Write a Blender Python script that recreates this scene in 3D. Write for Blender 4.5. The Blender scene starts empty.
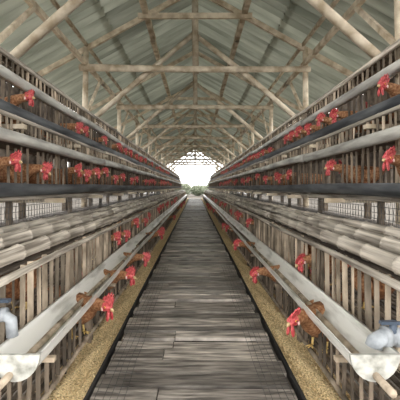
import bpy, math, random
from mathutils import Vector, Matrix
random.seed(7)
R = random.random
def U(a,b): return a+(b-a)*random.random()
ZO = 1.6            # camera height above ground; all heights below are given relative to the eye line
YS, YE = 1.2, 31.0  # cage rows start / end

# ------------------------------------------------------------------ materials
def mat(name, c1, c2, scale=(6,6,6), rough=.8, rand=0.25, bump=0.0, c3=None, spec=.3, detail=6, lo=.35, hi=.65, transl=0):
    m = bpy.data.materials.new(name); m.use_nodes = True
    nt = m.node_tree; N = nt.nodes; L = nt.links
    b = N['Principled BSDF']; b.inputs['Roughness'].default_value = rough
    b.inputs['Specular IOR Level'].default_value = spec
    tc = N.new('ShaderNodeTexCoord'); mp = N.new('ShaderNodeMapping'); mp.inputs['Scale'].default_value = scale
    L.new(tc.outputs['Object'], mp.inputs['Vector'])
    no = N.new('ShaderNodeTexNoise'); no.inputs['Scale'].default_value = 1; no.inputs['Detail'].default_value = detail
    L.new(mp.outputs[0], no.inputs['Vector'])
    cr = N.new('ShaderNodeValToRGB'); e = cr.color_ramp.elements
    e[0].position = lo; e[0].color = (*c1,1); e[1].position = hi; e[1].color = (*c2,1)
    if c3: x = e.new((lo+hi)/2+.06); x.color = (*c3,1)
    L.new(no.outputs['Fac'], cr.inputs['Fac'])
    col = cr.outputs['Color']
    if rand:
        g = N.new('ShaderNodeNewGeometry'); mr = N.new('ShaderNodeMapRange')
        mr.inputs['To Min'].default_value = 1-rand; mr.inputs['To Max'].default_value = 1+rand
        L.new(g.outputs['Random Per Island'], mr.inputs['Value'])
        vm = N.new('ShaderNodeVectorMath'); vm.operation = 'SCALE'
        L.new(col, vm.inputs[0]); L.new(mr.outputs[0], vm.inputs['Scale']); col = vm.outputs[0]
    L.new(col, b.inputs['Base Color'])
    if bump:
        bp = N.new('ShaderNodeBump'); bp.inputs['Strength'].default_value = bump; bp.inputs['Distance'].default_value = .01
        L.new(no.outputs['Fac'], bp.inputs['Height']); L.new(bp.outputs[0], b.inputs['Normal'])
    if transl:
        t = N.new('ShaderNodeBsdfTranslucent'); mx = N.new('ShaderNodeMixShader'); mx.inputs[0].default_value = transl
        L.new(col, t.inputs['Color']); L.new(b.outputs[0], mx.inputs[1]); L.new(t.outputs[0], mx.inputs[2])
        L.new(mx.outputs[0], N['Material Output'].inputs['Surface'])
    return m

M = {}
M['roof']   = mat('roof_sheet',(.27,.29,.235),(.52,.545,.46),(.8,7,.8),.7,0,.3,transl=.07)
M['roof2']  = mat('roof_sheet_dark',(.22,.24,.195),(.43,.45,.38),(.8,7,.8),.7,0,.3,transl=.05)
M['timber'] = mat('timber',(.40,.32,.22),(.78,.69,.55),(6,6,6),.8,.25,.3)
M['plank']  = mat('walkway_plank',(.13,.115,.10),(.58,.52,.455),(5,38,10),.5,.5,.9,spec=.5,lo=.38,hi=.7)
M['slat']   = mat('bamboo_slat',(.06,.047,.035),(.24,.19,.14),(12,12,5),.8,.55,.2)
M['slatl']   = mat('bamboo_slat_pale',(.15,.12,.085),(.50,.41,.31),(12,12,5),.8,.6,.2)
M['pole']   = mat('bamboo_pole',(.20,.17,.14),(.74,.67,.57),(45,1.8,45),.6,.28,.6)
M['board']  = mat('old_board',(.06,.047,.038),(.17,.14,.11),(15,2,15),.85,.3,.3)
M['pvcw']   = mat('white_pvc',(.40,.39,.34),(.88,.87,.82),(14,2.2,14),.4,0,.1,lo=.3,hi=.5,spec=.4)
M['pvce']   = mat('dirty_pvc_end',(.22,.22,.19),(.58,.57,.52),(22,22,22),.5,0,.1,lo=.3,hi=.6,spec=.4)
M['pvcg']   = mat('grey_pvc_pipe',(.26,.25,.23),(.62,.61,.56),(18,2.5,18),.6,0,.15)
M['pvcd']   = mat('dark_plastic_trough',(.035,.04,.045),(.17,.18,.19),(14,2,14),.5,0,.2)
M['fit']    = mat('pvc_fitting',(.28,.30,.32),(.50,.53,.56),(20,20,20),.45,0,0)
M['blue']   = mat('valve_blue',(.06,.08,.11),(.11,.14,.19),(10,10,10),.4,0,0)
M['wire']   = mat('wire',(.05,.05,.05),(.12,.115,.11),(10,10,10),.6,.2,0)
M['black']  = mat('black_edging',(.02,.02,.022),(.06,.058,.055),(10,3,10),.6,0,.2)
M['soil']   = mat('soil',(.05,.045,.035),(.12,.10,.08),(3,3,3),.95,0,.5)
M['feath']  = mat('hen_feathers',(.12,.045,.02),(.33,.15,.065),(45,45,45),.9,0,.6)
M['neck']   = mat('hen_neck_feathers',(.22,.085,.035),(.50,.27,.14),(70,70,70),.9,0,.6)
M['red']    = mat('hen_comb',(.36,.018,.025),(.72,.15,.15),(90,90,90),.38,0,.7,spec=.5)
M['beak']   = mat('hen_beak',(.50,.34,.16),(.68,.50,.28),(60,60,60),.45,0,0)
M['eyeo']   = mat('hen_eye',(.75,.33,.06),(.85,.45,.1),(60,60,60),.2,0,0)
M['pup']    = mat('hen_pupil',(.01,.01,.01),(.02,.02,.02),(60,60,60),.1,0,0)
M['lobe']   = mat('hen_earlobe',(.75,.5,.45),(.85,.65,.6),(60,60,60),.6,0,0)
M['leg']    = mat('hen_leg',(.55,.38,.12),(.7,.5,.2),(60,60,60),.6,0,0)
M['grain']  = mat('feed_grain',(.33,.23,.11),(1.0,.85,.55),(110,110,110),.9,.2,.9,c3=(.85,.67,.38),detail=3,lo=.3,hi=.7)
M['leaf']   = mat('leaf',(.24,.27,.19),(.42,.45,.35),(3,3,3),.7,.3,0,transl=.4)
M['bark']   = mat('bark',(.10,.08,.06),(.22,.18,.13),(8,8,3),.9,0,.4)

# ------------------------------------------------------------------ mesh builder
class B:
    def __init__(s): s.v=[]; s.f=[]; s.m=[]; s.sm=[]; s.mats=[]
    def mi(s,k):
        if k not in s.mats: s.mats.append(k)
        return s.mats.index(k)
    def add(s,vs,fs,k,smooth=False):
        o=len(s.v); s.v+= [tuple(p) for p in vs]; i=s.mi(k)
        for f in fs: s.f.append([a+o for a in f]); s.m.append(i); s.sm.append(smooth)
    def box(s,c,d,k,rot=None):
        hx,hy,hz=d[0]/2,d[1]/2,d[2]/2
        vs=[Vector((x*hx,y*hy,z*hz)) for x in(-1,1) for y in(-1,1) for z in(-1,1)]
        if rot is not None: vs=[rot@p for p in vs]
        vs=[p+Vector(c) for p in vs]
        s.add(vs,[(0,1,3,2),(4,6,7,5),(0,4,5,1),(2,3,7,6),(0,2,6,4),(1,5,7,3)],k)
    def beam(s,a,b,w,t,k):
        a=Vector(a);b=Vector(b);d=(b-a);q=d.to_track_quat('Y','Z').to_matrix()
        s.box((a+b)/2,(w,d.length,t),k,q)
    def tube(s,pts,rs,k,n=8,smooth=True,cap=True):
        pts=[Vector(p) for p in pts]
        if not hasattr(rs,'__len__'): rs=[rs]*len(pts)
        vs=[];fs=[]; prev=None
        for i,p in enumerate(pts):
            t=(pts[min(i+1,len(pts)-1)]-pts[max(i-1,0)]).normalized()
            if prev is None:
                u=t.orthogonal().normalized()
            else:
                u=(prev-t*prev.dot(t)).normalized()
            prev=u; w=t.cross(u)
            for j in range(n):
                a=2*math.pi*j/n; vs.append(p+(u*math.cos(a)+w*math.sin(a))*rs[i])
        for i in range(len(pts)-1):
            for j in range(n):
                fs.append((i*n+j,i*n+(j+1)%n,(i+1)*n+(j+1)%n,(i+1)*n+j))
        if cap: fs.append(tuple(range(n-1,-1,-1))); fs.append(tuple((len(pts)-1)*n+j for j in range(n)))
        s.add(vs,fs,k,smooth)
    def ell(s,c,r,k,rot=None,nu=10,nv=7):
        vs=[];fs=[]
        for i in range(nv+1):
            th=math.pi*i/nv
            for j in range(nu):
                ph=2*math.pi*j/nu
                p=Vector((r[0]*math.sin(th)*math.cos(ph),r[1]*math.sin(th)*math.sin(ph),r[2]*math.cos(th)))
                if rot is not None:p=rot@p
                vs.append(p+Vector(c))
        for i in range(nv):
            for j in range(nu): fs.append((i*nu+j,(i+1)*nu+j,(i+1)*nu+(j+1)%nu,i*nu+(j+1)%nu))
        s.add(vs,fs,k,True)
    def mesh(s,name,dz=0):
        me=bpy.data.meshes.new(name); me.from_pydata([(x,y,z+dz) for x,y,z in s.v],[],s.f)
        for k in s.mats: me.materials.append(M[k])
        me.polygons.foreach_set('material_index',s.m); me.polygons.foreach_set('use_smooth',s.sm); me.update()
        return me
    def obj(s,name,parent=None,dz=ZO):
        o=bpy.data.objects.new(name,s.mesh(name,dz)); bpy.context.scene.collection.objects.link(o)
        if parent:o.parent=parent
        return o
def empty(name,loc=(0,0,0)):
    e=bpy.data.objects.new(name,None); e.location=loc; bpy.context.scene.collection.objects.link(e); return e

# ------------------------------------------------------------------ ground
g=B(); g.add([(-40,-12,-ZO),(40,-12,-ZO),(40,90,-ZO),(-40,90,-ZO)],[(0,1,2,3)],'soil'); g.obj('ground')

# ------------------------------------------------------------------ walkway
w=B(); y=.3
while y<YE+.6:
    wd=U(.11,.17); zt=-1.0+U(-.010,.008)
    x0=-.485+U(-.02,.01); x1=.485+U(-.01,.02)
    rz=Matrix.Rotation(U(-.018,.018),3,'Z')@Matrix.Rotation(U(-.07,.07),3,'X')
    gap=U(.014,.030)
    if R()<.4 and y<14:
        xs=U(-.28,.28)
        w.box(((x0+xs)/2,y+wd/2,zt-.011),(xs-x0-.006,wd-gap,.022),'plank',rz)
        w.box(((x1+xs)/2,y+wd/2,zt-.011+U(-.010,.008)),(x1-xs-.006,wd-gap,.022),'plank',Matrix.Rotation(U(-.025,.025),3,'Z'))
    else:
        w.box(((x0+x1)/2,y+wd/2,zt-.011),(x1-x0,wd-gap,.022),'plank',rz)
    y+=wd
for x in(-.4,0,.4): w.beam((x,.3,-1.085),(x,YE+.5,-1.085),.06,.09,'board')
yy=.8
while yy<YE:
    for x in(-.42,.42): w.beam((x,yy,-1.1),(x,yy,-ZO),.07,.07,'board')
    yy+=2
for sx in(-1,1):   # wire netting pinned over both plank edges
    for i in range(5):
        x=sx*(.33+i*.034); pts=[(x+U(-.006,.006),yy*.25+.8,-.986) for yy in range(0,16)]
        w.tube(pts,.0014,'wire',4,cap=False)
    for j in range(56):
        yy=.8+j*.065; w.tube([(sx*.33,yy,-.986),(sx*.47,yy+.03,-.986)],.0012,'wire',3,cap=False)
w.obj('walkway')

# ------------------------------------------------------------------ feed trays with grain
for sx in(-1,1):
    t=B()
    t.box((sx*.645,(YS+YE)/2,-1.045),(.27,YE-YS,.02),'board')
    t.box((sx*.515,(YS+YE)/2,-1.02),(.014,YE-YS,.055),'black')
    t.box((sx*.785,(YS+YE)/2,-1.01),(.015,YE-YS,.07),'board')
    nx=14; ys=[]; yv=YS
    while yv<YE: ys.append(yv); yv+=.02+.004*max(0,yv-3)
    vs=[];fs=[]
    for yv in ys:
        for i in range(nx):
            x=.522+.255*i/(nx-1)
            h=-1.003+.013*math.sin(yv*2.1+sx)+.007*math.sin(yv*7+i)+U(-.005,.005)-.012*abs(i/(nx-1)-.5)*2
            vs.append((sx*x,yv,h))
    for a in range(len(ys)-1):
        for i in range(nx-1):
            f=(a*nx+i,a*nx+i+1,(a+1)*nx+i+1,(a+1)*nx+i); fs.append(f if sx>0 else f[::-1])
    t.add(vs,fs,'grain',True)
    for i in range(4200):   # loose kernels
        yv=YS+ (R()**1.7)*5; x=sx*U(.525,.775); z=-1.001+.013*math.sin(yv*2.1+sx)-.008+U(0,.009); r=U(.003,.006)
        t.add([(x-r,yv,z),(x,yv-r,z),(x+r,yv,z),(x,yv+r,z),(x,yv,z+r),(x,yv,z-r)],[(0,1,4),(1,2,4),(2,3,4),(3,0,4),(1,0,5),(2,1,5),(3,2,5),(0,3,5)],'grain')
    t.obj('feed_tray')

# ------------------------------------------------------------------ hens
def hen_mesh(name,hx,hz,pitch):
    b=B()
    sp=[(-.235,.205,.006,.012,'feath'),(-.20,.198,.022,.02,'feath'),(-.15,.178,.048,.046,'feath'),(-.09,.158,.072,.07,'feath'),
        (-.02,.148,.084,.082,'feath'),(.05,.152,.078,.08,'feath'),(.10,.168,.056,.062,'neck')]
    p0=Vector((.10,.168)); p1=Vector((.155,.168+(.6*(hz-.168)+.02))); hb=Vector((hx-.035*math.cos(pitch),hz-.035*math.sin(pitch))); 
    for t,r1,r2 in((.3,.042,.046),(.55,.034,.037),(.8,.027,.030),(1,.0245,.027)):
        q=p0*(1-t)**2+p1*2*t*(1-t)+hb*t*t; sp.append((q.x,q.y,r1,r2,'neck'))
    c,s_=math.cos(pitch),math.sin(pitch)
    def H(x,y,z): return Vector((hx+c*x-s_*z,y,hz+s_*x+c*z))
    for x,z,r1,r2 in((-.015,.001,.0235,.026),(.005,.002,.022,.0245),(.022,0,.017,.019),(.032,-.003,.011,.013),(.038,-.004,.004,.005)):
        q=H(x,0,z); sp.append((q.x,q.z,r1,r2,'red'))
    n=14; vs=[];
    for i,(x,z,ry,rz,k) in enumerate(sp):
        a=sp[max(i-1,0)];d=sp[min(i+1,len(sp)-1)]; t=Vector((d[0]-a[0],d[1]-a[1])).normalized(); nn=Vector((-t.y,t.x))
        for j in range(n):
            an=2*math.pi*j/n; vs.append((x+nn.x*rz*math.sin(an),ry*math.cos(an),z+nn.y*rz*math.sin(an)))
    o=len(b.v); b.v+=vs
    for i in range(len(sp)-1):
        mi=b.mi(sp[i+1][4] if sp[i+1][4]!='red' or sp[i][4]=='red' else 'neck')
        for j in range(n):
            b.f.append([o+i*n+j,o+i*n+(j+1)%n,o+(i+1)*n+(j+1)%n,o+(i+1)*n+j]); b.m.append(mi); b.sm.append(True)
    b.f.append([o+(len(sp)-1)*n+j for j in range(n)]); b.m.append(b.mi('red')); b.sm.append(True)
    for i in range(5):   # tail feathers fan
        a=(i-2)*.16; r=Matrix.Rotation(a,3,'Z')@Matrix.Rotation(.3,3,'Y')
        b.ell(r@Vector((-.07,0,0))+Vector((-.16,0,.182)),(.062,.013,.006),'feath',r,8,5)
    for sy in(-1,1):     # wings
        r=Matrix.Rotation(sy*.08,3,'Z')@Matrix.Rotation(.12,3,'Y')
        b.ell((-.035,sy*.072,.165),(.105,.02,.05),'neck',r,12,7)
    b.tube([H(.026,0,-.002),H(.044,0,-.004),H(.056,0,-.012)],[.0095,.0065,.0012],'beak',8)
    b.tube([H(.026,0,-.010),H(.048,0,-.012)],[.006,.0015],'beak',6)
    # comb: serrated blade flopping to one side
    prof=[(-.034,.016),(-.040,.040),(-.030,.046),(-.024,.036),(-.017,.060),(-.008,.043),(0,.066),(.008,.044),(.016,.060),(.021,.038),(.029,.046),(.034,.022),(.036,.008)]
    prof=[(x*1.12,z*1.15) for x,z in prof]
    nb=len(prof); vs=[]
    for sgn in(1,-1):
        for x,z in prof:
            f=(z-.02)*.55; vs.append(H(x,sgn*.0048*(1.2-z*9)+f,z*.92))
        for x,z in prof: vs.append(H(x*.9,sgn*.006,.014 if abs(x)<.03 else .006))
    fs=[]
    for i in range(nb-1):
        fs.append((i,i+1,nb+i+1,nb+i)); fs.append((2*nb+i+1,2*nb+i,3*nb+i,3*nb+i+1)); fs.append((i+1,i,2*nb+i,2*nb+i+1))
    b.add(vs,fs,'red')
    for sy in(-1,1):
        b.ell(H(.020,sy*.011,-.038),(.014,.0065,.027),'red',Matrix.Rotation(sy*.15,3,'X'))
        b.ell(H(-.014,sy*.0225,-.008),(.007,.004,.010),'lobe')
        b.ell(H(.007,sy*.0205,.006),(.0055,.0035,.0055),'eyeo')
        b.ell(H(.0078,sy*.0235,.0062),(.0026,.0018,.0026),'pup',None,8,5)
        b.tube([(.0,sy*.035,.11),(.005,sy*.038,.07),(-.005,sy*.038,.048)],[.034,.022,.010],'feath',8)
        b.tube([(-.005,sy*.038,.055),(.008,sy*.038,.008)],[.007,.006],'leg',6)
        for a,l in((0,.045),(.5,.038),(-.5,.038),(math.pi,.02)):
            b.tube([(.008,sy*.038,.008),(.008+l*math.cos(a),sy*.038+l*math.sin(a),.004)],[.005,.0025],'leg',5)
    return b.mesh(name)
HM=[hen_mesh('hen_level',.275,.21,0.0),hen_mesh('hen_peck',.27,.175,-.45),hen_mesh('hen_up',.235,.245,.1)]
HH=[(.275,.21),(.27,.175),(.235,.245)]
FLOORS={0:-.92,1:-.70,2:-.06,3:.43}; HEADX={0:.50,1:.735,2:1.09,3:1.20}; FRONT={0:.68,1:.80,2:1.17,3:1.30}
occupied={}
def put_hen(side,tier,y,pose=0,yaw=0,parent=None,dx=0,sc=1.0):
    hx,hz=HH[pose]
    name='hen'
    o=bpy.data.objects.new(name,HM[pose]); bpy.context.scene.collection.objects.link(o)
    if parent:o.parent=parent; o.name='flock_hen'
    ang=(math.pi if side>0 else 0)+yaw
    head=Vector((side*(HEADX[tier]+dx),y))
    off=Vector((hx*math.cos(ang),hx*math.sin(ang)))*sc
    f=head-off
    o.location=(f.x,f.y,FLOORS[tier]+ZO); o.rotation_euler=(0,0,ang); o.scale=(sc,)*3
    d=Vector((math.cos(ang),math.sin(ang))); tt=(FRONT[tier]-HEADX[tier]-dx)/abs(d.x)
    occupied.setdefault((side,tier),[]).append(y-d.y*tt)
for a in [(-1,0,2.05,0,-.7),(-1,0,2.77,0,-.5),(-1,0,3.62,1,-.2),(-1,0,5.2,0,-.3),
          (-1,1,3.4,0,-.35),(-1,1,4.5,2,-.3),(-1,1,3.85,1,.2),
          (-1,2,2.18,0,-.3),(-1,2,2.62,1,-.2),(-1,2,3.35,0,-.4),(-1,2,3.62,1,.1),(-1,2,4.0,0,.2),
          (1,0,1.84,0,.8),(1,0,3.0,1,.3),(1,0,4.3,0,.2),
          (1,1,2.5,1,.4),(1,1,4.9,0,.2),(1,1,6.0,0,.2),
          (1,2,2.03,0,.5),(1,2,2.9,0,.2),(1,3,2.3,0,.5),(1,3,3.1,1,.2),(1,3,3.45,0,.3),(1,3,3.8,1,-.1),
          (-1,3,2.6,0,-.3),(-1,3,3.7,1,-.2)]:
    put_hen(*a,sc=1.12 if a[1]==0 else 1.03)
flock=empty('hen_flock')
for side in(-1,1):
    for tier in range(4):
        y0={0:5.8,1:5.4 if side<0 else 6.6,2:4.4,3:4.2}[tier]
        y=y0
        while y<17:
            if R()<(.45 if tier<2 else .72):
                put_hen(side,tier,y+U(-.1,.1),random.choice([0,0,1,2 if tier!=3 else 0]),U(-.35,.35),flock,dx=U(-.01,.06))
            y+=.36+.02*max(0,y-6)
    for tier,ys in((1,[1.95,2.95,4.1,5.1]),(2,[1.7,3.0,4.9]),(3,[1.9,2.8,4.6]),(0,[2.4,3.3,4.6])):  # hens standing back inside the cages
        for y in ys: 
            hx,hz=HH[2]; o=bpy.data.objects.new('flock_hen',HM[2]); bpy.context.scene.collection.objects.link(o); o.parent=flock
            o.location=(side*(FRONT[tier]+.20),y+.1,FLOORS[tier]+ZO); o.rotation_euler=(0,0,U(1.3,1.9))

# ------------------------------------------------------------------ cages
def bamboo(b,side,x,z,r,y0,y1,k='pole'):
    y=y0
    while y<y1:
        L=min(U(2.4,3.6),y1-y); n=int(L/.28)+1; pts=[];rs=[]
        big=r>.03 and k=='pole'
        ox=U(-.012,.012) if big else U(-.006,.006);oz=U(-.004,.008) if big else U(-.004,.006)
        nb=1.17 if big else (1.05 if k=='pvcg' else 1.13)
        for i in range(n):
            t=i/max(1,n-1); yy=y+L*t
            base=(side*(x+ox+(.018 if big else .006)*math.sin(t*3+ox*300)),yy,z+oz+.006*math.sin(t*5))
            if 0<i<n-1 and y<12:
                pts+=[(base[0],yy-.012,base[2]),base,(base[0],yy+.012,base[2])]; rs+=[r,r*nb,r]
            else: pts.append(base); rs.append(r)
        b.tube(pts,rs,k,8); y+=L+.004
def slats(b,side,tier,x,z0,z1,sp,wd,y0=YS,y1=YE,k='slat',tilt=0):
    occ=occupied.get((side,tier),[]); y=y0+.04
    while y<y1:
        s2=sp if y<12 else sp*1.6
        if not any(abs(y-q)<.043 for q in occ):
            z1j=z1+U(-.01,.012); b.beam((side*(x+U(-.003,.003)),y+U(-.012,.012),z0-U(0,.02)),(side*(x+tilt),y+U(-.012,.012),z1j),wd*U(.6,1.2),.009,k)
        y+=s2
for side in(-1,1):
    c=B()
    slats(c,side,0,.68,-.96,-.70,.08,.018)
    slats(c,side,1,.80,-.70,-.37,.085,.024,k='slatl')
    slats(c,side,2,1.17,-.04,.26,.085,.017)
    slats(c,side,9,1.20,.33,.46,.07,.018,k='slatl')
    slats(c,side,3,1.30,.46,.74,.085,.017)
    slats(c,side,9,1.32,.76,.91,.08,.018,k='slatl')
    for z0,z1 in((-.95,-.38),(-.10,.40),(.40,.92)): slats(c,side,9,1.66,z0,z1,.13,.118,k='board')  # wide dark back boards, added to keep light from behind out of cages
    for x,z,r in((.667,-.69,.014),(.667,-.955,.014),(.785,-.385,.018),(.785,-.70,.014),(1.16,-.075,.018),(1.185,.295,.014),(1.19,.455,.016),(1.29,.735,.014),(1.31,.92,.02),(1.62,.92,.02),(1.62,.34,.02),(1.62,-.38,.02)):
        bamboo(c,side,x,z,r,YS,YE,'slatl' if r<.015 else 'pole')
    for tier,zf in FLOORS.items():
        x=FRONT[tier]+.01
        while x<1.60:
            c.box((side*(x+.014),(YS+YE)/2,zf-.006),(.024,YE-YS,.010),'slat'); x+=.042
    # big bamboo poles lying on top of second tier
    for x,z,r in((.85,-.325,.038),(.965,-.290,.043),(1.085,-.268,.036)):
        bamboo(c,side,x,z,r,YS-.05,YE)
    for i in range(5): c.box((side*(.84+i*.065),(YS+YE)/2,-.368+.003*i),(.05,YE-YS,.008),'board')
    for i in range(6): c.box((side*(1.17+i*.075),(YS+YE)/2,-.295),(.066,YE-YS,.012),'board')
    for i in range(7): c.box((side*(1.22+i*.062),(YS+YE)/2,.325),(.058,YE-YS,.010),'board')
    for i in range(6): bamboo(c,side,1.36+i*.05,.93,.016,YS,YE,'slat')
    y=YS+.02; 
    while y<YE+.1:
        s=side
        c.beam((s*.70,y,-.72),(s*.70,y,-ZO),.045,.045,'slat')
        c.beam((s*.83,y+.0,-.39),(s*.83,y,-ZO),.03,.035,'slat')
        c.beam((s*1.225,y,-.06),(s*1.225,y,-ZO),.03,.04,'slat')
        c.beam((s*1.345,y,.92),(s*1.345,y,-.10),.035,.035,'slatl')
        c.beam((s*1.69,y,.93),(s*1.69,y,-ZO),.05,.05,'slat')
        c.beam((s*.59,y+.3,-.725),(s*1.66,y+.3,-.725),.026,.020,'slatl')
        c.beam((s*.56,y+.05,-1.075),(s*1.66,y+.05,-1.075),.05,.035,'board')
        c.beam((s*1.02,y+.45,-.105),(s*1.66,y+.45,-.105),.045,.035,'timber')
        c.beam((s*1.14,y+.05,.405),(s*1.66,y+.05,.405),.04,.03,'timber')
        c.beam((s*.79,y+.05,-.385),(s*1.66,y+.05,-.34),.04,.022,'timber')
        y+=1.15
    for i in range(4):
        z=-.24+.038*i; c.tube([(side*1.165,YS,z),(side*1.165,14,z)],.0022,'wire',3,cap=False)
    y=YS
    while y<12:
        c.tube([(side*1.165,y,-.25),(side*1.165,y+.03,-.09)],.0018,'wire',3,cap=False)
        c.tube([(side*1.165,y+.03,-.25),(side*1.165,y,-.09)],.0018,'wire',3,cap=False); y+=.045
    c.obj('hen_cage_row')

# ------------------------------------------------------------------ troughs and pipes
def trough(name,side,cx,cz,rx,rz,th,y0,y1,k,droop=.004,ke=None):
    b=B(); n=12; ys=[y0+(y1-y0)*i/60 for i in range(61)]; ke=ke or k
    prof=[]
    for i in range(n+1):
        a=math.pi+math.pi*i/n; prof.append((rx*math.cos(a),rz*math.sin(a)))
    inner=[((rx-th)*math.cos(math.pi+math.pi*i/n),(rz-th)*math.sin(math.pi+math.pi*i/n)) for i in range(n,-1,-1)]
    ring=[(-rx-.006,.004)]+prof+[(rx+.006,.004)]+inner; m=len(ring); vs=[];fs=[]
    for y in ys:
        dz=droop*math.sin(y*2.3+side); dx=droop*math.sin(y*1.4)
        for x,z in ring: vs.append((side*cx+x+dx,y,cz+z+dz))
    for i in range(len(ys)-1):
        for j in range(m): fs.append((i*m+j,i*m+(j+1)%m,(i+1)*m+(j+1)%m,(i+1)*m+j))
    b.add(vs,fs,k,True)
    for y,dy in((y0,-.014),(y1,.014)):
        pv=[(side*cx+x*1.04,y,cz+z*1.04) for x,z in prof]; pv2=[(x,y+dy,z) for x,_,z in pv]; q=len(pv)
        b.add(pv+pv2,[tuple(range(q)),tuple(range(2*q-1,q-1,-1))]+[(i,i+1,q+i+1,q+i) for i in range(q-1)]+[(0,q,2*q-1,q-1)],ke)
    return b.obj(name)
for side in(-1,1):
    trough('drinking_trough',side,.66,-.615,.088,.095,.006,1.33,YE,'pvcw',ke='pvce')
    trough('feed_trough',side,1.09,.02,.058,.075,.005,1.22,YE,'pvcd')
    trough('feed_trough',side,1.225,.53,.05,.065,.005,1.22,YE,'pvcd')
    b=B(); bamboo(b,side,1.125,.30,.040,1.22,YE,'pvcg'); b.obj('water_pipe')
    b=B(); bamboo(b,side,1.275,.755,.038,1.22,YE,'pvcg'); b.obj('water_pipe')
    # inlet fitting above drinking trough
    f=B(); y=1.41; z=-.50 if side<0 else -.585; r=.022 if side<0 else .032; xe=.715 if side<0 else .70; dn=.085 if side<0 else .04
    f.tube([(side*1.3,y-.12,z),(side*.93,y-.03,z),(side*.80,y,z),(side*(xe+.03),y,z-.005),(side*(xe+.005),y,z-.02),(side*xe,y,z-dn)],r,'fit',12)
    for x in(.90,.80,.76): f.tube([(side*x,y-(.02 if x>.85 else 0),z),(side*(x-.022),y-(.015 if x>.85 else 0),z)],r*1.25,'fit',12)
    f.tube([(side*.77,y-.01,z),(side*.77,y-.01,z+.055)],r*.45,'blue',8)
    f.beam((side*.72,y-.01,z+.058),(side*.80,y-.01,z+.058),.022,.012,'blue')
    f.tube([(side*.83,y-.01,z),(side*.87,y-.012,z)],r*1.4,'blue',12)
    f.obj('pipe_fitting')

# ------------------------------------------------------------------ roof
RZ=3.3; SL=.55; EX=2.75; RY0,RY1=-1.2,32.0
roof=empty('roof')
for side in(-1,1):
    for row,(xa,xb,lift) in enumerate(((0,1.45,.03),(1.35,EX,0))):
        b=B(); P=.19; yy=RY0; c=0
        while yy<RY1:       # individual corrugated sheets, 6 ribs each
            ns=6*8; vs=[];fs=[]; up=.014*(c%2)
            for i in range(ns+1):
                y=yy+P*6*i/ns; h=.045*math.cos(2*math.pi*i/8)
                for j in range(4):
                    x=xa+(xb-xa)*j/3; vs.append((side*x,y,RZ-SL*x+h+lift+.045+up))
            for i in range(ns):
                for j in range(3): fs.append((i*4+j,i*4+j+1,(i+1)*4+j+1,(i+1)*4+j))
            b.add(vs,fs,random.choice(['roof','roof','roof2']),True); yy+=P*6-.03; c+=1
        b.obj('sheet',roof)
b=B()
for side in(-1,1):
    for x in(.80,1.75,2.62):
        yy=RY0
        while yy<RY1:
            L=min(4,RY1-yy); z=RZ-SL*x-.04
            b.beam((side*x+U(-.01,.01),yy,z),(side*x+U(-.01,.01),yy+L+.1,z),.04 if x!=.8 else .085,.05 if x!=.8 else .10,'timber'); yy+=L
    yy=RY0
    while yy<RY1:
        L=min(4,RY1-yy); b.beam((side*1.75,yy,1.97),(side*1.75,yy+L+.1,1.97),.055,.07,'timber'); yy+=L
b.obj('purlins',roof)
ty=[5.85-2.72*2,5.85-2.72]+[5.85+2.72*i for i in range(0,10)]
for y in ty:
    b=B()
    j=lambda:U(-.03,.03)
    for s in(-1,1):
        b.tube([(s*1.80,y,-ZO),(s*1.80,y,.5),(s*1.80+j(),y,2.26)],[.055,.05,.045],'timber',8)   # post
        b.beam((s*0,y,RZ-.08),(s*2.70,y,RZ-.08-SL*2.70),.05,.08,'timber')          # rafter
        b.tube([(s*1.80,y+.06,1.02+j()),(s*.9,y+.06,1.78+j()),(s*.02,y+.06+.03*s,2.50)],[.042,.046,.040],'timber',7)          # long brace
        b.beam((s*1.74,y-.05,1.2),(s*1.74,y+.75,1.93),.035,.05,'timber')           # longitudinal knee brace
    b.tube([(-1.85,y-.07,1.90+j()),(0,y-.07,1.90+j()*.5),(1.85,y-.07,1.90+j())],[.06,.053,.047],'timber',8)  # tie
    b.beam((-.92,y-.05,2.76+j()),(.92,y-.05,2.76+j()),.05,.085,'timber')   # collar
    b.tube([(0,y,RZ-.1),(0.01,y,1.84)],.052,'timber',8)   # king post
    b.obj('roof_truss')

# ------------------------------------------------------------------ bushes outside the far end
def bush(x,y,h,n=2200):
    b=B()
    for i in range(7):
        a=i*.9; b.tube([(0,0,0),(math.cos(a)*h*.3,math.sin(a)*h*.3,h*.7)],[.06,.02],'bark',6)
    for i in range(n):
        u=Vector((random.gauss(0,1),random.gauss(0,1),random.gauss(0,1))).normalized()*(R()**.4)
        p=Vector((u.x*h*.75,u.y*h*.6,h*.5+u.z*h*.5)); q=Vector((U(-1,1),U(-1,1),U(-1,1))).normalized(); e=q.orthogonal().normalized(); f=q.cross(e); s=.16
        b.add([p-e*s,p-f*s*.5,p+e*s,p+f*s*.5],[(0,1,2,3)],'leaf')
    o=b.obj('bush',dz=0); o.location=(x,y,0)
for x,y,h in((-4.6,60,3.0),(-2.0,63,2.3),(.6,64,2.0),(3.1,62,2.6),(5.4,60,3.2)): bush(x,y,h)

# ------------------------------------------------------------------ light, camera
sc=bpy.context.scene
wd=bpy.data.worlds.new('sky'); sc.world=wd; wd.use_nodes=True
bg=wd.node_tree.nodes['Background']; bg.inputs[0].default_value=(1,.99,.97,1); bg.inputs[1].default_value=4.6
sc.view_settings.view_transform='Standard'
cd=bpy.data.cameras.new('camera'); cam=bpy.data.objects.new('camera',cd); sc.collection.objects.link(cam); sc.camera=cam
cam.location=(0,0,ZO); cam.rotation_euler=(math.pi/2,0,0)
cd.sensor_width=36; cd.lens=32.4; cd.shift_x=5/400; cd.shift_y=-13/400; cd.clip_start=.02; cd.clip_end=300
